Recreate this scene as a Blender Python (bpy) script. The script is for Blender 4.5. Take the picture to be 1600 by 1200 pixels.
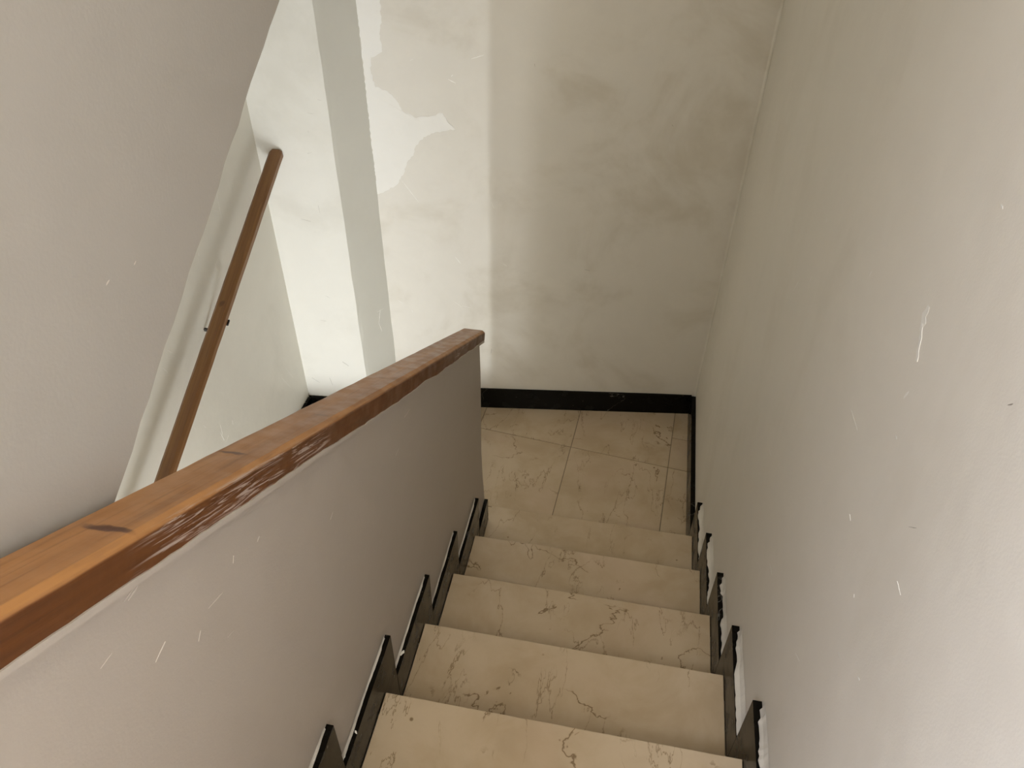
import bpy, bmesh, math, random
from mathutils import Vector, Matrix
random.seed(7)
for o in list(bpy.data.objects): bpy.data.objects.remove(o)
SC = bpy.context.scene
COL = SC.collection

# ---------------------------------------------------------------- camera
cam_d = bpy.data.cameras.new('camera'); cam = bpy.data.objects.new('camera', cam_d); COL.objects.link(cam)
cam_d.sensor_width = 36.0; cam_d.lens = 1201.56/1600*36.0; cam_d.clip_start = 0.02
RC = ((0.9830784, 0.1827857, 0.01209323), (0.12792728, -0.63778244, -0.75951838), (-0.13111625, 0.74821317, -0.65037342))
m = Matrix.Identity(4)
for r in range(3):
    m[r][0] = RC[0][r]; m[r][1] = -RC[1][r]; m[r][2] = -RC[2][r]
m.translation = Vector((0.4070387, -1.91122853, 2.46307163))
cam.matrix_world = m
SC.camera = cam

# ---------------------------------------------------------------- world, light, exposure
w = bpy.data.worlds.new('world'); SC.world = w; w.use_nodes = True
w.node_tree.nodes['Background'].inputs[0].default_value = (0.75, 0.85, 1.0, 1)
w.node_tree.nodes['Background'].inputs[1].default_value = 0.6
def area(name, loc, target, sx, sy, power, col):
    d = bpy.data.lights.new(name, 'AREA'); d.shape = 'RECTANGLE'; d.size = sx; d.size_y = sy
    d.energy = power; d.color = col
    o = bpy.data.objects.new(name, d); COL.objects.link(o); o.location = loc
    o.rotation_euler = (Vector(target)-Vector(loc)).to_track_quat('-Z', 'Y').to_euler()
    return o
# daylight through the panes of the street door at the bottom of the lower flight
area('door_pane_daylight', (-0.415, -2.95, -0.80), (-0.60, 0.6, 0.75), 0.15, 1.1, 53.0, (0.92, 0.97, 1.0))
area('door_glass_daylight', (-0.71, -2.95, -0.82), (-0.60, 0.6, 0.85), 0.40, 1.0, 31.0, (0.91, 0.96, 1.0))
# added unseen light, no real lamp: gives the slim handrail its wall shadow
area('added_low_light', (-0.205, -2.05, -0.50), (-0.75, 0.5, 0.95), 0.06, 0.40, 28.0, (0.88, 0.94, 1.0))
# daylight through the two skylights over the upper hall, above and behind the viewer
area('skylight_daylight', (0.10, -2.75, 3.93), (0.12, -2.4, 0.0), 1.3, 1.7, 54.0, (1.0, 0.92, 0.74))
area('skylight_daylight.001', (-0.55, -2.9, 3.93), (0.5, -1.5, 1.2), 0.7, 1.2, 262.0, (0.65, 0.745, 1.0))
SC.view_settings.view_transform = 'Standard'; SC.view_settings.look = 'None'
SC.view_settings.gamma = 1.0; SC.view_settings.use_curve_mapping = False
SC.view_settings.exposure = 0.0

# ---------------------------------------------------------------- helpers
def link(name, me, mat=None, parent=None):
    o = bpy.data.objects.new(name, me); COL.objects.link(o)
    if mat: me.materials.append(mat)
    if parent: o.parent = parent
    return o
def mesh_of(bm, name, smooth=False):
    bmesh.ops.recalc_face_normals(bm, faces=bm.faces[:])
    me = bpy.data.meshes.new(name); bm.to_mesh(me); bm.free()
    if smooth:
        for p in me.polygons: p.use_smooth = True
    return me
def prism_bm(pts, axis, a, b, bm=None):
    """extrude a 2D outline along an axis: x -> pts are (y,z); y -> (x,z); z -> (x,y)"""
    bm = bm or bmesh.new()
    def P(q, t):
        if axis == 'x': return (t, q[0], q[1])
        if axis == 'y': return (q[0], t, q[1])
        return (q[0], q[1], t)
    va = [bm.verts.new(P(q, a)) for q in pts]; vb = [bm.verts.new(P(q, b)) for q in pts]
    n = len(pts)
    bm.faces.new(va); bm.faces.new(vb[::-1])
    for i in range(n):
        bm.faces.new((va[i], vb[i], vb[(i+1) % n], va[(i+1) % n]))
    return bm
def prism(name, pts, axis, a, b, mat, parent=None, bevel=0.0):
    bm = prism_bm(pts, axis, a, b)
    if bevel:
        bmesh.ops.recalc_face_normals(bm, faces=bm.faces[:])
        bmesh.ops.bevel(bm, geom=bm.edges[:], offset=bevel, segments=2, affect='EDGES', profile=0.5, clamp_overlap=True)
    return link(name, mesh_of(bm, name), mat, parent)
def box(name, x0, x1, y0, y1, z0, z1, mat, parent=None, bevel=0.0):
    return prism(name, [(x0, y0), (x1, y0), (x1, y1), (x0, y1)], 'z', z0, z1, mat, parent, bevel)
def struct(o): o['kind'] = 'structure'; return o
def tag(o, label, cat, group=None):
    o['label'] = label; o['category'] = cat
    if group: o['group'] = group
    return o
def empty(name, loc):
    o = bpy.data.objects.new(name, None); o.location = loc; o.empty_display_size = 0.1; COL.objects.link(o); return o
def keep(o, parent):
    """parent without moving: parents here are unrotated empties"""
    o.parent = parent; o.matrix_parent_inverse = parent.matrix_basis.inverted(); return o

# ---------------------------------------------------------------- materials
class NT:
    def __init__(self, name):
        self.m = bpy.data.materials.new(name); self.m.use_nodes = True
        self.t = self.m.node_tree; self.b = self.t.nodes['Principled BSDF']
    def n(self, typ, **kw):
        nd = self.t.nodes.new(typ)
        for k, v in kw.items():
            if k.startswith('i_'): nd.inputs[k[2:].replace('_', ' ')].default_value = v
            else: setattr(nd, k, v)
        return nd
    def l(self, a, b): self.t.links.new(a, b)
    def obj(self): return self.n('ShaderNodeTexCoord').outputs['Object']
    def mapping(self, src, scale=(1, 1, 1), rot=(0, 0, 0), loc=(0, 0, 0)):
        mp = self.n('ShaderNodeMapping'); self.l(src, mp.inputs[0])
        mp.inputs['Scale'].default_value = scale; mp.inputs['Rotation'].default_value = rot; mp.inputs['Location'].default_value = loc
        return mp.outputs[0]
    def noise(self, src, scale, detail=4, rough=0.55, dist=0.0):
        nd = self.n('ShaderNodeTexNoise'); self.l(src, nd.inputs['Vector'])
        nd.inputs['Scale'].default_value = scale; nd.inputs['Detail'].default_value = detail
        nd.inputs['Roughness'].default_value = rough; nd.inputs['Distortion'].default_value = dist
        return nd.outputs['Fac']
    def ramp(self, src, lo, hi, a=0.0, b=1.0):
        nd = self.n('ShaderNodeMapRange'); self.l(src, nd.inputs[0])
        nd.inputs[1].default_value = lo; nd.inputs[2].default_value = hi; nd.inputs[3].default_value = a; nd.inputs[4].default_value = b
        nd.interpolation_type = 'SMOOTHSTEP'
        return nd.outputs[0]
    def math(self, op, a, b=None):
        nd = self.n('ShaderNodeMath', operation=op)
        for k, v in ((0, a), (1, b)):
            if v is None: continue
            if isinstance(v, (int, float)): nd.inputs[k].default_value = v
            else: self.l(v, nd.inputs[k])
        return nd.outputs[0]
    def mix(self, fac, a, b):
        nd = self.n('ShaderNodeMix', data_type='RGBA')
        if isinstance(fac, (int, float)): nd.inputs[0].default_value = fac
        else: self.l(fac, nd.inputs[0])
        for k, v in ((6, a), (7, b)):
            if isinstance(v, tuple): nd.inputs[k].default_value = v+(1,) if len(v) == 3 else v
            else: self.l(v, nd.inputs[k])
        return nd.outputs[2]
    def bump(self, h, strength, dist, prev=None):
        nd = self.n('ShaderNodeBump'); self.l(h, nd.inputs['Height'])
        nd.inputs['Strength'].default_value = strength; nd.inputs['Distance'].default_value = dist
        if prev is not None: self.l(prev, nd.inputs['Normal'])
        return nd.outputs[0]
    def out(self, col, rough, nrm=None, spec=0.5):
        if isinstance(col, tuple): self.b.inputs['Base Color'].default_value = col+(1,)
        else: self.l(col, self.b.inputs['Base Color'])
        if isinstance(rough, (int, float)): self.b.inputs['Roughness'].default_value = rough
        else: self.l(rough, self.b.inputs['Roughness'])
        self.b.inputs['Specular IOR Level'].default_value = spec
        if nrm is not None: self.l(nrm, self.b.inputs['Normal'])
        return self.m

def plaster(name, col, stain, stain_amt=0.5, rough=0.5, bump=0.25, vert=1.0):
    t = NT(name); c = t.obj()
    big = t.noise(t.mapping(c, (1, 1, vert)), 2.6, 5, 0.6, 0.6)
    mid = t.noise(c, 11.0, 4, 0.6)
    f = t.math('MULTIPLY', t.ramp(big, 0.46, 0.70), stain_amt)
    base = t.mix(f, col, stain)
    base = t.mix(t.math('MULTIPLY', t.ramp(mid, 0.42, 0.68), 0.22*stain_amt*2), base, tuple(x*1.06 for x in col))
    fine = t.noise(c, 260.0, 2, 0.5)
    nb = t.bump(t.noise(c, 7.0, 3, 0.5), bump, 0.010)
    nb = t.bump(fine, 0.10, 0.002, nb)
    return t.out(base, rough, nb, 0.35)
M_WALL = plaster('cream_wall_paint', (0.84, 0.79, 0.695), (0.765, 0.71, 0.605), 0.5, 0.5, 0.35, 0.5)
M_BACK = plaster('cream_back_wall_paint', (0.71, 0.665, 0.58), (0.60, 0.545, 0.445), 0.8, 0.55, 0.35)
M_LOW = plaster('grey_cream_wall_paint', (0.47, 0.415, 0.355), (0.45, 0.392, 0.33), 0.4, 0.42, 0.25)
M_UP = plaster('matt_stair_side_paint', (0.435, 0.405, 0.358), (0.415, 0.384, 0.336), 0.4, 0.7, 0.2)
M_LEFT = plaster('satin_cream_wall_paint', (0.85, 0.82, 0.725), (0.775, 0.745, 0.65), 0.6, 0.40, 0.3)
M_FACE = plaster('pale_pilaster_paint', (0.70, 0.67, 0.595), (0.61, 0.575, 0.495), 0.6, 0.55, 0.35)
M_BEVEL = plaster('grey_cream_shaded_pilaster_side', (0.62, 0.595, 0.515), (0.58, 0.55, 0.47), 0.4, 0.55, 0.3)  # greyer paint, with part of the side's shade put into the colour
M_PATCH = plaster('bare_white_plaster', (0.83, 0.80, 0.735), (0.73, 0.69, 0.61), 0.5, 0.8, 0.6)
M_BEAD = plaster('plaster_bead_paint', (0.70, 0.655, 0.575), (0.50, 0.45, 0.38), 0.8, 0.55, 0.6)
t = NT('chipped_white_paint'); M_CHIP = t.out((0.90, 0.87, 0.80), 0.6)
t = NT('pale_scratch'); M_SCRATCH = t.out((0.66, 0.60, 0.53), 0.6)
t = NT('dark_scuff'); M_SCUFF = t.out((0.34, 0.29, 0.22), 0.6)
t = NT('grey_scratch'); M_GREY = t.out((0.50, 0.47, 0.41), 0.6)
t = NT('grey_cement'); M_CEM = t.out(t.mix(t.noise(t.obj(), 40), (0.30, 0.27, 0.22), (0.42, 0.38, 0.31)), 0.85)
t = NT('dirty_grout'); M_GROUT = t.out(t.mix(t.noise(t.obj(), 60), (0.16, 0.12, 0.07), (0.30, 0.24, 0.16)), 0.9)
t = NT('dark_metal'); M_METAL = t.out((0.05, 0.045, 0.04), 0.5); t.b.inputs['Metallic'].default_value = 0.8

def marble(name):
    t = NT(name); c = t.obj(); rnd = t.n('ShaderNodeObjectInfo').outputs['Random']
    off = t.n('ShaderNodeCombineXYZ')
    for k, s in ((0, 37.0), (1, 53.0), (2, 11.0)): t.l(t.math('MULTIPLY', rnd, s), off.inputs[k])
    add = t.n('ShaderNodeVectorMath', operation='ADD'); t.l(c, add.inputs[0]); t.l(off.outputs[0], add.inputs[1]); v = add.outputs[0]
    cloud = t.noise(v, 5.0, 6, 0.6, 0.4)
    base = t.mix(t.ramp(cloud, 0.3, 0.7), (0.475, 0.362, 0.23), (0.575, 0.456, 0.315))
    pink = t.noise(v, 3.0, 3, 0.5)
    base = t.mix(t.math('MULTIPLY', t.ramp(pink, 0.5, 0.72), 0.4), base, (0.62, 0.475, 0.35))
    # thin brown veins: the zero line of a warped noise, broken up by a second one
    wv = t.noise(v, 3.0, 6, 0.55, 0.35)
    vein = t.ramp(t.math('ABSOLUTE', t.math('SUBTRACT', wv, 0.52)), 0.0, 0.0052, 1.0, 0.0)
    brk = t.ramp(t.noise(v, 6.5, 3, 0.6), 0.49, 0.60)
    vein = t.math('MULTIPLY', vein, brk)
    wv2 = t.noise(t.mapping(v, (3.0, 0.9, 1.0), (0, 0, 0.45)), 1.9, 7, 0.58, 0.3)
    vein2 = t.math('MULTIPLY', t.ramp(t.math('ABSOLUTE', t.math('SUBTRACT', wv2, 0.5)), 0.0, 0.0045, 0.75, 0.0), t.ramp(t.noise(v, 4.0, 3, 0.6), 0.43, 0.55))
    spots = t.n('ShaderNodeTexVoronoi'); t.l(v, spots.inputs['Vector']); spots.inputs['Scale'].default_value = 17.0
    spot = t.math('MULTIPLY', t.ramp(spots.outputs['Distance'], 0.04, 0.10, 1.0, 0.0), t.ramp(t.noise(v, 7.0, 2, 0.5), 0.58, 0.62))
    dark = t.math('MINIMUM', t.math('ADD', t.math('ADD', t.math('MULTIPLY', vein, 1.0), vein2), spot), 0.85)
    base = t.mix(dark, base, (0.20, 0.13, 0.065))
    rough = t.ramp(t.noise(c, 14, 3), 0.3, 0.7, 0.15, 0.26)
    nb = t.bump(t.noise(c, 9.0, 2), 0.08, 0.004)
    nb = t.bump(t.math('MULTIPLY', dark, -1.0), 0.25, 0.001, nb)
    return t.out(base, rough, nb, 0.6)
M_MARBLE = marble('cream_marble')

def blackstone(name):
    t = NT(name); c = t.obj()
    wv = t.noise(c, 3.3, 6, 0.55, 0.8)
    vein = t.math('MULTIPLY', t.ramp(t.math('ABSOLUTE', t.math('SUBTRACT', wv, 0.52)), 0.0, 0.004, 0.5, 0.0), t.ramp(t.noise(c, 4.0, 2), 0.55, 0.65))
    chip = t.math('MULTIPLY', t.ramp(t.noise(c, 90.0, 2), 0.72, 0.78), 0.35)
    base = t.mix(t.math('MAXIMUM', vein, chip), (0.005, 0.0042, 0.003), (0.30, 0.28, 0.25))
    dust = t.ramp(t.noise(c, 18.0, 4), 0.35, 0.75, 0.16, 0.34)
    return t.out(base, dust, t.bump(t.noise(c, 30.0, 3), 0.06, 0.003), 0.1)
M_BLACK = blackstone('polished_black_marble')

def wood(name, dark, mid, light, knots=(), scuff=None):
    """grain along the object's own X axis; knots: (x, y, half-length, half-width, slant)"""
    t = NT(name); c = t.obj()
    g1 = t.noise(t.mapping(c, (1.3, 26, 26)), 1.0, 5, 0.6, 0.7)
    g2 = t.noise(t.mapping(c, (6.0, 160, 160)), 1.0, 3, 0.6, 0.2)
    base = t.mix(t.ramp(g1, 0.36, 0.66), mid, light)
    base = t.mix(t.math('MULTIPLY', t.ramp(g2, 0.50, 0.75), 0.45), base, dark)
    blot = t.noise(t.mapping(c, (2.0, 7, 7)), 1.0, 4, 0.6)
    base = t.mix(t.math('MULTIPLY', t.ramp(blot, 0.55, 0.75), 0.4), base, dark)
    sep = t.n('ShaderNodeSeparateXYZ'); t.l(c, sep.inputs[0])
    wob = t.math('MULTIPLY', t.math('SUBTRACT', t.noise(c, 35.0, 3), 0.5), 0.022)
    for (kx, ky, lx, ly, sl, amt) in knots:
        dx = t.math('ADD', t.math('SUBTRACT', sep.outputs[0], kx), wob); dy = t.math('SUBTRACT', sep.outputs[1], ky)
        u = t.math('ADD', dx, t.math('MULTIPLY', dy, sl))
        d = t.math('ADD', t.math('POWER', t.math('ABSOLUTE', t.math('DIVIDE', u, lx)), 2.0), t.math('POWER', t.math('ABSOLUTE', t.math('DIVIDE', dy, ly)), 2.0))
        base = t.mix(t.ramp(d, 0.25, 1.15, amt, 0.0), base, (0.075, 0.028, 0.018))
    # the varnish is still dark on the side, worn pale along the arris and on the top
    sidef = t.ramp(sep.outputs[1], -0.0352, -0.0340, 1.0, 0.0)
    if scuff:
        dk = t.n('ShaderNodeMix', data_type='RGBA', blend_type='MULTIPLY'); dk.inputs[0].default_value = 1.0
        t.l(base, dk.inputs[6]); dk.inputs[7].default_value = (0.36, 0.25, 0.13, 1)
        base = t.mix(sidef, base, dk.outputs[2])
        ar = t.math('MULTIPLY', t.ramp(sep.outputs[1], -0.0345, -0.0325, 0.0, 1.0), t.ramp(sep.outputs[1], -0.0275, -0.0255, 1.0, 0.0))
        base = t.mix(t.math('MULTIPLY', ar, t.ramp(t.noise(t.mapping(c, (12, 60, 60)), 1.0, 3), 0.35, 0.6, 0.1, 0.75)), base, (0.46, 0.22, 0.075))
    rough = t.ramp(t.noise(c, 30, 3), 0.3, 0.7, 0.30, 0.48)
    if scuff:
        for (x0, x1, thr) in scuff:
            s = t.noise(t.mapping(c, (9.0, 190, 190), (0, 0, 0.0)), 1.0, 4, 0.65, 1.2)
            mk = t.math('MULTIPLY', t.ramp(s, thr, thr+0.10), t.math('MULTIPLY', t.ramp(sep.outputs[0], x0, x0+0.07), t.ramp(sep.outputs[0], x1-0.07, x1, 1.0, 0.0)))
            side = t.ramp(sep.outputs[1], -0.036, -0.030, 1.0, 0.0)
            base = t.mix(t.math('MULTIPLY', t.math('MULTIPLY', mk, side), 0.8), base, (0.52, 0.42, 0.36))
    nb = t.bump(g2, 0.15, 0.0015)
    nb = t.bump(t.noise(c, 22.0, 3), 0.15, 0.004, nb)
    return t.out(base, rough, nb, 0.5)

# ---------------------------------------------------------------- dimensions
G, R, W = 0.2828, 0.17, 0.766          # going, rise, clear width between the black skirtings
XR, XL = 0.785, -0.968                 # plaster faces of the right and left walls
XH = -0.013                            # stair side of the low wall
N = 9
P0 = Vector((0.291, 0.801, 0)); DB = Vector((0.992, 0.15, 0)).normalized(); NB = Vector((-0.15, 0.992, 0)).normalized()
PW = P0 + NB*0.013                     # back wall plaster plane
def bw(x, off=0.0):                    # plan point on the back wall plane
    t = (x-PW.x)/DB.x; q = PW+DB*t+NB*off; return (q.x, q.y)
FA, FB = (-0.968, 0.532), (-0.687, 0.562)
FC = bw(-0.587)
YB = bw(XR)[1]

# ---------------------------------------------------------------- room shell
# back wall, with a softly rounded plaster corner into the right wall
cor = []
rad = 0.010
for k in range(7):
    a = k/6*math.pi/2
    cor.append((XR-rad+rad*math.sin(a), YB-0.004-rad+rad*math.cos(a)))
wb = struct(prism('wall_back', [FC] + [bw(x) for x in (-0.3, 0.0, 0.3, 0.6)] + cor + [(XR+0.15, YB-0.04), (XR+0.15, YB+0.2), (-1.15, bw(-1.15)[1]+0.12), (-1.15, bw(-1.15)[1]), bw(-0.968)], 'z', -1.7, 4.0, M_BACK))
# flat pilaster on the left with a splayed edge, corners drawn by hand
bm = bmesh.new(); rows = []
zs = [-0.05+4.05*i/54 for i in range(55)]
for z in zs:
    j = lambda s: random.uniform(-s, s)
    rows.append([bm.verts.new(q) for q in ((XL-0.1, FA[1]-0.01, z), (FA[0], FA[1], z), (FB[0]-0.012, FB[1]-0.0013, z), (FB[0]+j(.0016), FB[1]+j(.0012), z), (FB[0]+0.010, FB[1]+0.011, z), (FC[0]+j(.0012), FC[1], z), (FC[0]+0.02, FC[1]+0.05, z), (XL-0.1, 0.70, z))])
for a, b in zip(rows, rows[1:]):
    for i in range(8): bm.faces.new((a[i], a[(i+1) % 8], b[(i+1) % 8], b[i]))
bm.faces.new(rows[0]); bm.faces.new(rows[-1][::-1])
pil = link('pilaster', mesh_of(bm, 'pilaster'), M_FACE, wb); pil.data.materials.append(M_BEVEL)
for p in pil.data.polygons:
    if p.normal.x > 0.55 and p.normal.y < -0.3: p.material_index = 1; pil['label'] = 'flat pilaster with a splayed side, greyed partly for shade'

wr = struct(box('wall_right', XR, XR+0.15, -4.25, YB-0.02, -0.05, 4.0, M_WALL))
wl = struct(box('wall_left', XL-0.15, XL, -4.25, 0.60, -1.7, 4.0, M_LEFT))
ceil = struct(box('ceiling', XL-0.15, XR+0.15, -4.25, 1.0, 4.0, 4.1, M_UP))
# front wall of the upper hall with a window opening behind the viewer
fw = [( -0.968, 1.53), (0.785, 1.53), (0.785, 4.0), (-0.968, 4.0)]
struct(box('wall_front', XL, XR, -4.35, -4.25, 1.35, 2.25, M_UP))
for nm, a in (('wall_front.001', (XL, -0.88, 2.25, 3.65)), ('wall_front.002', (0.68, XR, 2.25, 3.65)), ('wall_front.003', (XL, XR, 3.65, 4.0))):
    struct(box(nm, a[0], a[1], -4.35, -4.25, a[2], a[3], M_UP))
# wall round the street door at the foot of the lower flight
struct(box('wall_entrance', XL, -0.172, -3.12, -3.0, -1.7, -1.38, M_LEFT))
struct(box('wall_entrance.001', XL, -0.172, -3.12, -3.0, 0.0, 1.36, M_LEFT))

# unseen panel added to fade the lower light across the back wall
blocker = struct(prism('added_light_blocker', [(-0.318, -2.985), (-0.352, -2.985), (-0.440, -2.200), (-0.406, -2.200)], 'z', -1.52, 0.0, wood('dark_blocker_wood', (0.05, 0.03, 0.02), (0.11, 0.07, 0.045), (0.15, 0.095, 0.06))))
# low wall between the flights: its top follows the pitch under the handrail
def railz(y): return 1.597-0.572*(y+1.0)           # top plane of the rail
def railt(y): return 0.036+0.014*min(1.0, max(0.0, (-0.085-y)/1.6))   # its thickness grows towards the top of the flight
hw = [(-0.100, -1.7), (-0.066, 0.0), (-0.070, 0.297), (-0.092, 0.45), (-0.103, 0.585), (-0.098, 0.70), (-0.094, 0.866), (-0.093, 0.92), (-0.100, railz(-0.1)-1.152*railt(-0.1)+0.001)]
hw += [(-1.685, railz(-1.685)-1.152*railt(-1.685)+0.001), (-2.40, railz(-2.40)-1.152*railt(-2.4)+0.001), (-2.40, -1.7)]
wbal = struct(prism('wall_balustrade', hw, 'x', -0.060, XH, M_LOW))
wsp = struct(prism('wall_spine_thickened', [(-0.105, -1.7), (-0.105, railz(-0.105)-0.12), (-2.40, railz(-2.40)-0.12), (-2.40, -1.7)], 'x', -0.172, -0.060, M_LOW))  # unseen; thickened leftwards to cast the shadow edge on the back wall
struct(box('wall_spine_thickened.001', -0.172, -0.013, -3.0, -2.40, -1.7, 1.36, M_LOW))

# the next flight going up over the lower one: its plastered side hangs in the left of the view
low = [(y, 2.191+0.601*(y+0.92)) for y in [-2.45+2.99*i/30 for i in range(31)]]
fine = []
for (a, b) in zip(low, low[1:]):
    for i in range(4):
        f = i/4; fine.append((a[0]+(b[0]-a[0])*f, a[1]+(b[1]-a[1])*f+random.uniform(-0.0024, 0.0024)))
fine.append(low[-1])
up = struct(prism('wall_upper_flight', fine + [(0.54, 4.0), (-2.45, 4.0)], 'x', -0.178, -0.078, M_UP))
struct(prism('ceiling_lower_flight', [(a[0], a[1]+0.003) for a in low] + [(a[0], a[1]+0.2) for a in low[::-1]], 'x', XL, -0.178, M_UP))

# ---------------------------------------------------------------- landing floor of cut marble tiles
land = [(XL, -0.02), (XR, -0.02), (XR, YB), bw(-0.587), FB, FA]
fl = struct(prism('floor', land, 'z', -0.18, -0.004, M_GROUT))
def clip(poly, n, d):
    out = []
    for i in range(len(poly)):
        a, b = poly[i], poly[(i+1) % len(poly)]
        da, db = a[0]*n[0]+a[1]*n[1]-d, b[0]*n[0]+b[1]*n[1]-d
        if da <= 0: out.append(a)
        if da*db < 0:
            f = da/(da-db); out.append((a[0]+(b[0]-a[0])*f, a[1]+(b[1]-a[1])*f))
    return out
O = Vector((0.25, 0.546)); U = Vector((0.4340, -0.043)); V = Vector((0.0275, 0.436))
edges = [((0, -1), 0.018), ((1, 0), XR-0.001), ((-1, 0), -XL-0.001), ((NB.x, NB.y), NB.x*PW.x+NB.y*PW.y-0.001)]
def tile(u0, u1, v0, v1):
    g = 0.0016
    q = [O+U*u+V*v for u, v in ((u0+g/.436, v0+g/.436), (u1-g/.436, v0+g/.436), (u1-g/.436, v1-g/.436), (u0+g/.436, v1-g/.436))]
    q = [(p.x, p.y) for p in q]
    for n, d in edges:
        if len(q) > 2: q = clip(q, n, d)
    if len(q) < 3: return
    area2 = sum(q[i][0]*q[(i+1) % len(q)][1]-q[(i+1) % len(q)][0]*q[i][1] for i in range(len(q)))
    if area2 < 0.004: return
    cx = sum(p[0] for p in q)/len(q); cy = sum(p[1] for p in q)/len(q)
    o = prism('floor_tile', [(p[0]-cx, p[1]-cy) for p in q], 'z', -0.012, random.uniform(-0.0006, 0.0004), M_MARBLE)
    o.location = (cx, cy, 0); o.parent = fl
for iu in range(-4, 1):
    for iv in range(-2, 2): tile(iu, iu+1, iv, iv+1)
tile(1, 1.6, -2, -1); tile(1, 1.6, -1, 0); tile(1, 1.6, 0, 0.44); tile(1, 1.6, 0.44, 1.4)
struct(prism('floor_upper', [(XH, -4.25), (XR, -4.25), (XR, -2.30), (XH, -2.30)], 'z', 1.36, 1.53, M_MARBLE))
struct(box('floor_upper.001', XL, XH, -4.25, -2.40, 1.36, 1.53, M_MARBLE))
struct(box('floor_lower', XL, -0.172, -3.1, -2.25, -1.7, -1.53, M_MARBLE))

# ---------------------------------------------------------------- baseboards
SK = 0.112
a0, a1 = bw(-0.560, -0.013), bw(XR, -0.013)
struct(prism('baseboard_back', [a0, bw(-0.30, -0.013), bw(0.2, -0.013), (XR-0.0185, bw(XR-0.0185, -0.013)[1]), (XR-0.0185, bw(XR-0.0185, 0.0)[1]), bw(-0.575, 0.0)], 'z', 0.0, 0.110, M_BLACK))
struct(box('baseboard_right', W, XR, 0.071, bw(W, -0.0135)[1], 0.0, SK, M_BLACK))
u = Vector((FB[0]-FA[0], FB[1]-FA[1])).normalized(); nn = Vector((u.y, -u.x))*0.013
struct(prism('baseboard_pilaster', [FA, FB, (FB[0]+nn.x, FB[1]+nn.y), (FA[0]+nn.x+0.014, FA[1]+nn.y)], 'z', 0.0, 0.112, M_BLACK))
struct(box('baseboard_left', XL, XL+0.013, -0.02, FA[1]-0.012, 0.0, 0.112, M_BLACK))

# ---------------------------------------------------------------- the flight in view
st = tag(empty('staircase', (0.38, -1.1, 0)), 'narrow flight of cream marble steps going down between the low wall and the right wall', 'staircase')
core = []
for k in range(N):                     # cement body under the slabs
    n = -G*k
    core += [(n-0.05, R*k-0.001 if k else -0.001), (n-0.05, R*(k+1)-0.031)]
core += [(-G*N, R*N-0.031), (-G*N, R*N-0.25), (-0.05, -0.17)]
keep(prism('stair_slab', core, 'x', 0.001, XR-0.001, M_CEM), st)
for k in range(N):
    n, T = -G*k, R*(k+1)
    tr = prism('tread', [(n, T), (n, T-0.03), (n-G-0.049, T-0.03), (n-G-0.049, T)], 'x', 0.0007, W-0.0007, M_MARBLE, None, 0.0022); keep(tr, st)
    rs = box('riser', 0.0007, W-0.0007, n-0.049, n-0.028, T-R+0.0005, T-0.0305, M_MARBLE); keep(rs, st)
def skirt(x0, x1, side):
    for k in range(N):
        n, T = -G*k, R*(k+1)
        j = lambda s=0.0016: random.uniform(-s, s)
        front = n+0.071 if not (side < 0 and k == 0) else n-0.067
        f = max(front, n) if side < 0 and k == 0 else front
        pts = [(front+j(), T+SK+j(.001)), (front+j(.0005), T+0.0006), (n-0.2105, T+0.0006), (n-0.2105, T+SK-0.004)]
        if side > 0 or k > 0:
            m_ = 6
            top = [(n-0.2105+(front-n+0.2105)*i/m_, T+SK+random.uniform(-.0022, .0008)) for i in range(1, m_)]
            pts = [(front, T+SK), (front, T+0.0006), (n-0.2105, T+0.0006), (n-0.2105, T+SK-0.001)] + top
        o = prism('step_skirting', pts, 'x', x0, x1+j(.0006), M_BLACK); keep(o, st)
        if front > n:
            o = prism('riser_skirting', [(n+0.0705, T), (n+0.0705, T-R+0.0006), (n-0.027, T-R+0.0006), (n-0.027, T)], 'x', x0, x1-0.0004 if side < 0 else x1, M_BLACK); keep(o, st)
skirt(XH+0.0005, 0.0, -1)
skirt(W, XR-0.0005, 1)

# plaster that laps over the top of the skirtings, ragged along its edge
def bead(name, x_wall, x_out, side):
    bm = bmesh.new()
    for k in range(1 if side < 0 else 0, N):
        n, T = -G*k, R*(k+1)
        y0, y1 = n-0.205, n+(0.062 if side < 0 else 0.052)
        prev = None; m_ = 30; wv = 0.9
        for i in range(m_+1):
            y = y0+(y1-y0)*i/m_
            wv = min(1.0, max(0.55, wv+random.uniform(-0.16, 0.17)))
            wd = (x_out-x_wall)*wv*(1.0 if i < m_-2 else 0.55)
            if side > 0 and k == 2 and 14 < i < 24: wd *= 0.45
            z = T+SK+0.0003; h = (0.008 if side < 0 else 0.024)*random.uniform(0.92, 1.08)
            q = [bm.verts.new(v) for v in ((x_wall, y, z-0.0035), (x_wall+wd, y, z-0.0035), (x_wall+wd, y, z+0.001), (x_wall+wd*0.45, y, z+h*0.42), (x_wall, y, z+h))]
            if prev:
                for a in range(5): bm.faces.new((prev[a], prev[(a+1) % 5], q[(a+1) % 5], q[a]))
            else: bm.faces.new(q)
            prev = q
        bm.faces.new(prev[::-1])
    o = link(name, mesh_of(bm, name), M_BEAD); keep(o, st); o['kind'] = 'stuff'; o['label'] = 'rough plaster lapped over the top of the black skirting'; return o
bead('plaster_bead', XH+0.0006, XH+0.0042, -1)
bead('plaster_bead', XR-0.0006, W+0.0015, 1)

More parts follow.
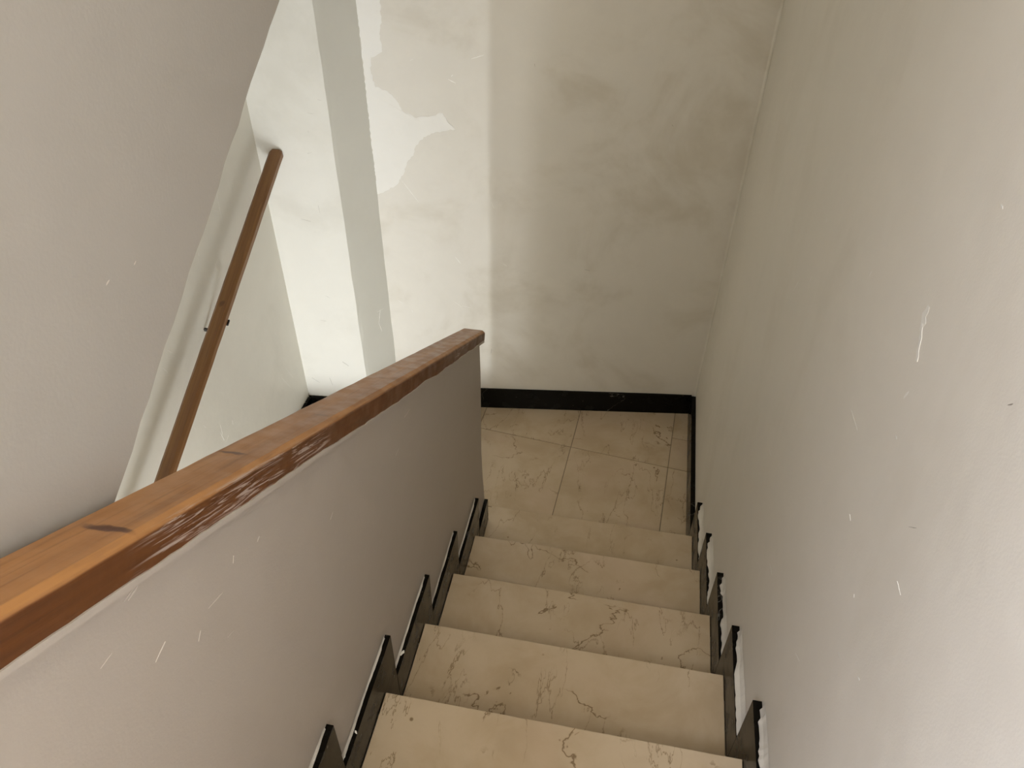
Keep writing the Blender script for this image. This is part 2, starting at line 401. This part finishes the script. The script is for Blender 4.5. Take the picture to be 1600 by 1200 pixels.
# the flight that goes on down behind the low wall
s2 = tag(empty('staircase', (-0.55, -1.1, -1.5)), 'flight of marble steps going on down behind the low wall, under the slim wall handrail', 'staircase')
core = [(-0.03, -0.18)]
for k in range(N):
    core += [(-G*k-0.03, -R*(k+1)-0.031), (-G*(k+1)-0.03, -R*(k+1)-0.031)]
core += [(-G*N-0.03, -1.69), (-0.03, -0.9)]
keep(prism('stair_slab', core, 'x', XL+0.001, -0.173, M_CEM), s2)
for k in range(N-1):
    y, z = -G*k, -R*(k+1)
    keep(prism('tread', [(y-G, z), (y-G, z-0.03), (y-0.03, z-0.03), (y-0.03, z)], 'x', XL+0.001, -0.173, M_MARBLE, None, 0.002), s2)
    keep(box('riser', XL+0.001, -0.173, y-0.03, y-0.012, z, z+R-0.0305, M_MARBLE), s2)

# ---------------------------------------------------------------- handrail on the low wall
def beam(name, prof, x0, x1, mat, end_bevel=0.004, nseg=60, wob=0.0005, taper=None):
    """bar along local X with a profile in local (Y, Z), slightly uneven"""
    bm = bmesh.new(); rows = []
    xs = [x0+(x1-x0)*i/nseg for i in range(nseg+1)]
    for i, x in enumerate(xs):
        dy, dz = random.uniform(-wob, wob), random.uniform(-wob, wob)*0.6
        tp = taper(x) if taper else 0.0
        rows.append([bm.verts.new((x, p[0]+dy, p[1]+dz-(tp if p[1] < -0.03 else 0.0))) for p in prof])
    n = len(prof)
    for a, b in zip(rows, rows[1:]):
        for i in range(n): bm.faces.new((a[i], a[(i+1) % n], b[(i+1) % n], b[i]))
    for row, sg in ((rows[0], -1), (rows[-1], 1)):
        cy = sum(v.co.y for v in row)/n; cz = sum(v.co.z for v in row)/n
        inner = [bm.verts.new((v.co.x+sg*end_bevel, cy+(v.co.y-cy)*0.86, cz+(v.co.z-cz)*0.84)) for v in row]
        for i in range(n): bm.faces.new((row[i], row[(i+1) % n], inner[(i+1) % n], inner[i]))
        bm.faces.new(inner)
    return link(name, mesh_of(bm, name), mat)
def slope_matrix(x, y, z, s):
    ax = Vector((0, 1, s)).normalized(); up_ = Vector((0, -s, 1)).normalized(); ly = up_.cross(ax)
    m = Matrix.Identity(4)
    for r in range(3): m[r][0] = ax[r]; m[r][1] = ly[r]; m[r][2] = up_[r]
    m.translation = Vector((x, y, z)); return m
# local Y is -world X; origin on the top face at the lower end, rail x from -0.068 to +0.003
M_RAIL = wood('orange_varnished_pine', (0.15, 0.062, 0.022), (0.305, 0.138, 0.048), (0.395, 0.188, 0.068),
    knots=[(-1.676, -0.006, 0.0075, 0.028, 0.10, 0.9), (-1.425, 0.0105, 0.0065, 0.019, 0.05, 0.8), (-1.20, -0.012, 0.005, 0.014, 0.1, 0.35), (-0.87, 0.0, 0.005, 0.014, -0.1, 0.3)],
    scuff=[(-1.70, -1.20, 0.50), (-0.42, -0.20, 0.60)])
hh = 0.0355
prof = [(-hh, -0.036), (-hh, -0.0075), (-hh+0.0020, -0.0040), (-hh+0.0090, 0.0), (hh-0.006, 0.0), (hh, -0.006), (hh, -0.031), (hh-0.005, -0.036)]
rail = beam('handrail', prof, -2.72, -0.004, M_RAIL, taper=lambda x: railt(-0.085+0.868*x)-0.036)
rail.matrix_world = slope_matrix(-0.0325, -0.085, railz(-0.085), -0.572)
tag(rail, 'thick orange-brown varnished wooden handrail capping the low wall beside the steps', 'handrail')
# wavy paint line where the low wall meets the rail
bm = bmesh.new(); prev = None; m_ = 150; hcur = 0.004
for i in range(m_+1):
    y = -2.38+(2.27)*i/m_
    hcur = min(0.009, max(0.0005, hcur+random.uniform(-0.0017, 0.0017)))
    zb = railz(y)-1.152*railt(y)-0.001
    x1 = XH+0.0165
    q = [bm.verts.new(v) for v in ((XH-0.002, y, zb-0.014), (XH+0.001, y, zb-0.012), (x1-0.006, y, zb-0.004), (x1+0.0012, y, zb+0.002), (x1+0.0012, y, zb+0.002+hcur), (x1-0.004, y, zb+0.002+hcur))]
    if prev:
        for a in range(6): bm.faces.new((prev[a], prev[(a+1) % 6], q[(a+1) % 6], q[a]))
    else: bm.faces.new(q)
    prev = q
bm.faces.new(prev[::-1])
o = link('paint_edge', mesh_of(bm, 'paint_edge'), M_LOW); o['kind'] = 'stuff'; o.parent = rail; o.matrix_parent_inverse = rail.matrix_basis.inverted(); o['label'] = 'wavy line of wall paint lapped onto the rail'

# ---------------------------------------------------------------- slim handrail on the left wall
M_RAIL2 = wood('brown_varnished_rail', (0.12, 0.055, 0.02), (0.235, 0.11, 0.04), (0.31, 0.155, 0.055), knots=[(-0.62, 0.0, 0.012, 0.010, 0.3, 0.5), (-1.25, 0.004, 0.02, 0.012, 0.3, 0.5)])
s_ = -0.524
hr = tag(empty('wall_handrail', (XL+0.070, -0.2, 0.9)), 'slim dark brown wooden handrail sloping along the left wall beyond the low wall', 'handrail')
q = [(-0.024, -0.026), (-0.024, -0.009), (-0.016, 0.0), (0.014, 0.0), (0.024, -0.008), (0.024, -0.026), (0.016, -0.032), (-0.016, -0.032)]
def hz(y): return 1.018+0.524*y
rr = beam('rail', q, -2.9, 0.0, M_RAIL2, 0.012)
rr.matrix_world = slope_matrix(XL+0.070, 0.526, hz(0.526), 0.524)
keep(rr, hr)
for yb in (-0.055, -1.15):
    zb = hz(yb)-0.0325; xc = XL+0.070
    bm = bmesh.new()
    prism_bm([(yb-0.008, zb-0.004-0.008*0.524), (yb+0.008, zb-0.004+0.008*0.524), (yb+0.008, zb+0.001+0.008*0.524), (yb-0.008, zb+0.001-0.008*0.524)], 'x', xc-0.0285, xc+0.0285, bm)
    prism_bm([(yb-0.004, zb-0.040), (yb+0.004, zb-0.040), (yb+0.004, zb-0.002), (yb-0.004, zb-0.002)], 'x', xc-0.012, xc-0.004, bm)
    prism_bm([(yb-0.004, zb-0.048), (yb+0.004, zb-0.048), (yb+0.004, zb-0.039), (yb-0.004, zb-0.039)], 'x', XL+0.0005, xc-0.004, bm)
    keep(link('bracket', mesh_of(bm, 'bracket'), M_METAL), hr)

# ---------------------------------------------------------------- wear on the plaster: bare patch, flaked and scratched paint
def sheet(name, pts, nrm, mat, parent, off=0.0006):
    nrm = Vector(nrm).normalized(); bm = bmesh.new()
    P = [Vector(p) for p in pts]; Q = []
    for a, b in zip(P, P[1:]+P[:1]):
        L = (b-a).length; k = max(1, int(L/0.008))
        tan = (b-a).normalized().cross(nrm)
        for i in range(k): Q.append(a+(b-a)*(i/k)+tan*(random.uniform(-.003, .003) if i else 0))
    lo = [bm.verts.new(p+nrm*0.0002) for p in Q]; hi = [bm.verts.new(p+nrm*(off+0.0002)) for p in Q]
    bm.faces.new(hi)
    for i in range(len(Q)): bm.faces.new((lo[i], lo[(i+1) % len(Q)], hi[(i+1) % len(Q)], hi[i]))
    o = link(name, mesh_of(bm, name), mat, parent); return o
nback = -NB
PATCH= [(-0.508, 0.693, 1.776), (-0.508, 0.693, 1.725), (-0.519, 0.692, 1.662), (-0.517, 0.692, 1.613), (-0.533, 0.69, 1.604), (-0.556, 0.686, 1.593), (-0.562, 0.685, 1.541), (-0.551, 0.687, 1.493), (-0.512, 0.693, 1.481), (-0.485, 0.697, 1.452), (-0.46, 0.701, 1.407), (-0.416, 0.707, 1.387), (-0.365, 0.715, 1.395), (-0.321, 0.722, 1.406), (-0.302, 0.724, 1.371), (-0.28, 0.728, 1.348), (-0.343, 0.718, 1.337), (-0.395, 0.71, 1.316), (-0.428, 0.705, 1.276), (-0.437, 0.704, 1.244), (-0.463, 0.7, 1.215), (-0.478, 0.698, 1.172), (-0.509, 0.693, 1.124), (-0.547, 0.687, 1.101), (-0.581, 0.682, 1.084)]
PATCH2= [(-0.561, 0.685, 1.033), (-0.51, 0.693, 1.046), (-0.482, 0.697, 1.025), (-0.476, 0.698, 0.98), (-0.499, 0.695, 0.934), (-0.546, 0.688, 0.927), (-0.563, 0.685, 0.955)]
F_right = [(0.785, -1.022, 1.911, 0.785, -1.032, 1.878, 24), (0.785, -1.029, 1.888, 0.785, -1.058, 1.848, 13), (0.785, -0.421, 1.717, 0.785, -0.426, 1.71, 3), (0.785, -0.443, 1.591, 0.785, -0.442, 1.581, 3), (0.785, -0.347, 1.516, 0.785, -0.331, 1.482, 2), (0.785, -1.074, 1.81, 0.785, -1.068, 1.794, 5), (0.785, -1.093, 1.75, 0.785, -1.1, 1.749, 4), (0.785, -1.067, 1.556, 0.785, -1.078, 1.554, 2.5), (0.785, -1.186, 1.52, 0.785, -1.189, 1.515, 3), (0.785, -1.294, 1.483, 0.785, -1.301, 1.485, 4), (0.785, -1.133, 1.166, 0.785, -1.138, 1.169, 3), (0.785, -1.086, 2.084, 0.785, -1.094, 2.083, 3), (0.785, -0.82, 1.1, 0.785, -0.853, 1.108, 2), (0.785, -1.1, 1.215, 0.785, -1.125, 1.232, 1.5), (0.785, -1.219, 1.421, 0.785, -1.234, 1.427, 1.5), (0.785, -0.54, 1.176, 0.785, -0.57, 1.181, 1.5), (0.785, -0.37, 0.913, 0.785, -0.399, 0.923, 3), (0.785, -1.263, 1.659, 0.785, -1.284, 1.659, 1.5), (0.785, -0.916, 1.637, 0.785, -0.971, 1.643, 1.5), (0.785, -0.781, 1.813, 0.785, -0.778, 1.801, 1.5)]
F_half = [(-0.013, -1.552, 1.839, -0.013, -1.569, 1.839, 2.5), (-0.013, -1.559, 1.842, -0.013, -1.574, 1.844, 1.5), (-0.013, -1.417, 1.708, -0.013, -1.422, 1.7, 2.5), (-0.013, -1.361, 1.675, -0.013, -1.368, 1.673, 1.5), (-0.013, -1.455, 1.688, -0.013, -1.484, 1.699, 1.5), (-0.013, -1.507, 1.69, -0.013, -1.516, 1.682, 1.5), (-0.013, -1.554, 1.744, -0.013, -1.575, 1.74, 2), (-0.013, -1.609, 1.815, -0.013, -1.626, 1.817, 1.5), (-0.013, -1.461, 1.617, -0.013, -1.474, 1.623, 1.2), (-0.013, -0.853, 1.33, -0.013, -0.875, 1.33, 1.5), (-0.013, -0.766, 1.359, -0.013, -0.801, 1.369, 1.2), (-0.013, -1.168, 1.497, -0.013, -1.181, 1.493, 1.2)]
F_left = [(-0.968, 0.216, 1.28, -0.968, 0.206, 1.168, 1.5), (-0.968, 0.163, 1.245, -0.968, 0.202, 1.215, 1.5), (-0.968, 0.031, 1.158, -0.968, 0.03, 1.147, 2.5), (-0.968, -0.256, 0.98, -0.968, -0.239, 0.954, 2), (-0.968, -0.302, 0.945, -0.968, -0.29, 0.917, 2), (-0.968, -0.164, 0.967, -0.968, -0.163, 0.953, 3), (-0.968, -0.055, 0.495, -0.968, -0.058, 0.478, 3), (-0.968, -0.128, 0.541, -0.968, -0.132, 0.493, 2), (-0.968, -0.138, 0.511, -0.968, -0.134, 0.469, 3), (-0.968, -0.102, 0.463, -0.968, -0.123, 0.451, 2.5), (-0.968, -0.213, 0.617, -0.968, -0.204, 0.599, 2.5), (-0.968, -0.261, 0.653, -0.968, -0.256, 0.639, 2), (-0.968, 0.041, 0.84, -0.968, 0.048, 0.824, 2), (-0.968, 0.372, 0.587, -0.968, 0.377, 0.57, 2), (-0.968, 0.34, 0.376, -0.968, 0.396, 0.272, 3), (-0.968, 0.387, 0.391, -0.968, 0.43, 0.302, 2.5)]
F_face = [(-0.766, 0.554, 1.435, -0.739, 0.556, 1.431, 1.2), (-0.769, 0.553, 1.371, -0.768, 0.553, 1.362, 1.5), (-0.785, 0.551, 1.285, -0.766, 0.554, 1.291, 1.2), (-0.718, 0.559, 1.483, -0.705, 0.56, 1.479, 1.2), (-0.777, 0.552, 1.083, -0.775, 0.553, 1.046, 1.5), (-0.853, 0.544, 1.02, -0.815, 0.548, 1.011, 1.2), (-0.811, 0.549, 0.671, -0.791, 0.551, 0.66, 2), (-0.851, 0.544, 0.545, -0.825, 0.547, 0.54, 1.5), (-0.938, 0.535, 0.22, -0.905, 0.539, 0.193, 2.5), (-0.856, 0.544, 0.227, -0.848, 0.545, 0.182, 3), (-0.785, 0.551, 0.324, -0.76, 0.554, 0.301, 2)]
F_bev = [(-0.617, 0.645, 0.562, -0.626, 0.634, 0.497, 3), (-0.626, 0.634, 0.497, -0.62, 0.642, 0.448, 2.5), (-0.659, 0.596, 0.698, -0.623, 0.639, 0.707, 1.5), (-0.653, 0.603, 0.316, -0.65, 0.606, 0.299, 3), (-0.651, 0.605, 0.649, -0.641, 0.617, 0.623, 1.5), (-0.628, 0.632, 0.556, -0.607, 0.657, 0.561, 2)]
F_back = [(-0.544, 0.688, 1.261, -0.519, 0.692, 1.224, 1.5), (-0.519, 0.692, 1.224, -0.498, 0.695, 1.194, 1.2), (-0.505, 0.694, 1.224, -0.492, 0.696, 1.148, 1.5), (-0.492, 0.696, 1.148, -0.431, 0.705, 1.054, 2), (-0.315, 0.723, 0.597, -0.278, 0.728, 0.565, 1.2), (-0.278, 0.728, 0.572, -0.24, 0.734, 0.563, 1.2), (-0.553, 0.686, 0.595, -0.528, 0.69, 0.576, 1.5), (-0.495, 0.695, 0.544, -0.49, 0.696, 0.531, 1.5), (-0.302, 0.725, 0.818, -0.277, 0.728, 0.782, 2), (-0.151, 0.747, 1.062, -0.141, 0.749, 1.035, 1.5), (-0.105, 0.754, 0.788, -0.09, 0.757, 0.776, 1.5), (-0.298, 0.725, 1.526, -0.272, 0.729, 1.513, 4), (-0.287, 0.727, 1.535, -0.262, 0.731, 1.561, 5), (-0.217, 0.737, 1.596, -0.174, 0.744, 1.61, 4), (-0.426, 0.706, 1.585, -0.413, 0.708, 1.592, 1.2)]
D_back = [(-0.003, 0.77, 1.586, -0.0, 0.77, 1.576, 2), (0.225, 0.804, 0.771, 0.249, 0.808, 0.766, 1.2), (-0.154, 0.747, 0.344, -0.157, 0.746, 0.318, 3), (0.49, 0.844, 1.385, 0.496, 0.845, 1.378, 1.5)]
D_right = [(0.785, -1.278, 1.968, 0.785, -1.284, 1.975, 2.5), (0.785, -1.227, 1.721, 0.785, -1.243, 1.738, 1.2)]
F_up = [(-0.078, -1.371, 2.058, -0.078, -1.377, 2.056, 3), (-0.078, -1.328, 2.053, -0.078, -1.332, 2.051, 1.5)]
e1 = bw(-0.5865); edge = [(e1[0], e1[1], 1.084), (e1[0], e1[1], 1.776)]
top = [(e1[0], e1[1], 2.4), (-0.50, bw(-0.50)[1], 2.4), (-0.515, bw(-0.515)[1], 2.1)]
pt = sheet('bare_plaster', [edge[0], edge[1], top[0], top[1], top[2]] + PATCH, nback, M_PATCH, wb)
pt['label'] = 'ragged patch of whiter bare plaster beside the pilaster'
def flecks(name, segs, nrm, mat, parent, seed):
    """ragged slivers of flaked paint lying on a wall"""
    rnd = random.Random(seed); nrm = Vector(nrm).normalized(); bm = bmesh.new()
    for s in segs:
        a, b = Vector(s[:3]), Vector(s[3:6]); wd = s[6]*0.0005
        d = b-a; L = max(d.length, 0.004); d.normalize(); tn = d.cross(nrm).normalized()
        k = max(3, int(L/0.006)); left = []; right = []
        for i in range(k+1):
            f = i/k; env = math.sin(math.pi*(0.12+0.76*f))
            c = a+d*(L*f)+tn*rnd.uniform(-.3, .3)*wd
            left.append(c+tn*wd*env*rnd.uniform(.35, 1.0)); right.append(c-tn*wd*env*rnd.uniform(.35, 1.0))
        ring = left+right[::-1]
        hgt = 0.0003+0.00006*(len(bm.verts) % 5)
        vs = [bm.verts.new(p+nrm*hgt) for p in ring]; vb = [bm.verts.new(p-nrm*0.0003) for p in ring]
        for i in range(k):
            n_ = len(ring); bm.faces.new((vs[i], vs[i+1], vs[n_-2-i], vs[n_-1-i]))
        for i in range(len(ring)): bm.faces.new((vs[i], vb[i], vb[(i+1) % len(ring)], vs[(i+1) % len(ring)]))
    o = link(name, mesh_of(bm, name), mat, parent); o['kind'] = 'stuff'; return o
flecks('paint_flakes', F_right, (-1, 0, 0), M_CHIP, wr, 1)
flecks('paint_flakes', F_half, (1, 0, 0), M_SCRATCH, wbal, 2)
flecks('paint_flakes', F_left, (1, 0, 0), M_CHIP, wl, 3)
nf_ = (FB[1]-FA[1], -(FB[0]-FA[0]), 0); nv_ = (FC[1]-FB[1], -(FC[0]-FB[0]), 0)
flecks('paint_flakes', F_face, nf_, M_GREY, pil, 4)
flecks('paint_flakes', F_bev, nv_, M_CHIP, pil, 5)
flecks('paint_flakes', F_back, nback, M_CHIP, wb, 6)
flecks('scuff_marks', D_back, nback, M_SCUFF, wb, 7)
flecks('scuff_marks', D_right, (-1, 0, 0), M_SCUFF, wr, 8)
flecks('paint_flakes', F_up, (1, 0, 0), M_SCRATCH, up, 9)
o = flecks('paint_flakes', [(-0.003, -0.996, 0.7935, -0.008, -1.010, 0.7935, 9), (-0.001, -1.279, 0.9635, -0.006, -1.273, 0.9635, 6), (-0.008, -1.322, 0.9635, -0.010, -1.331, 0.9635, 4)], (0, 0, 1), M_CHIP, None, 10)
keep(o, st)
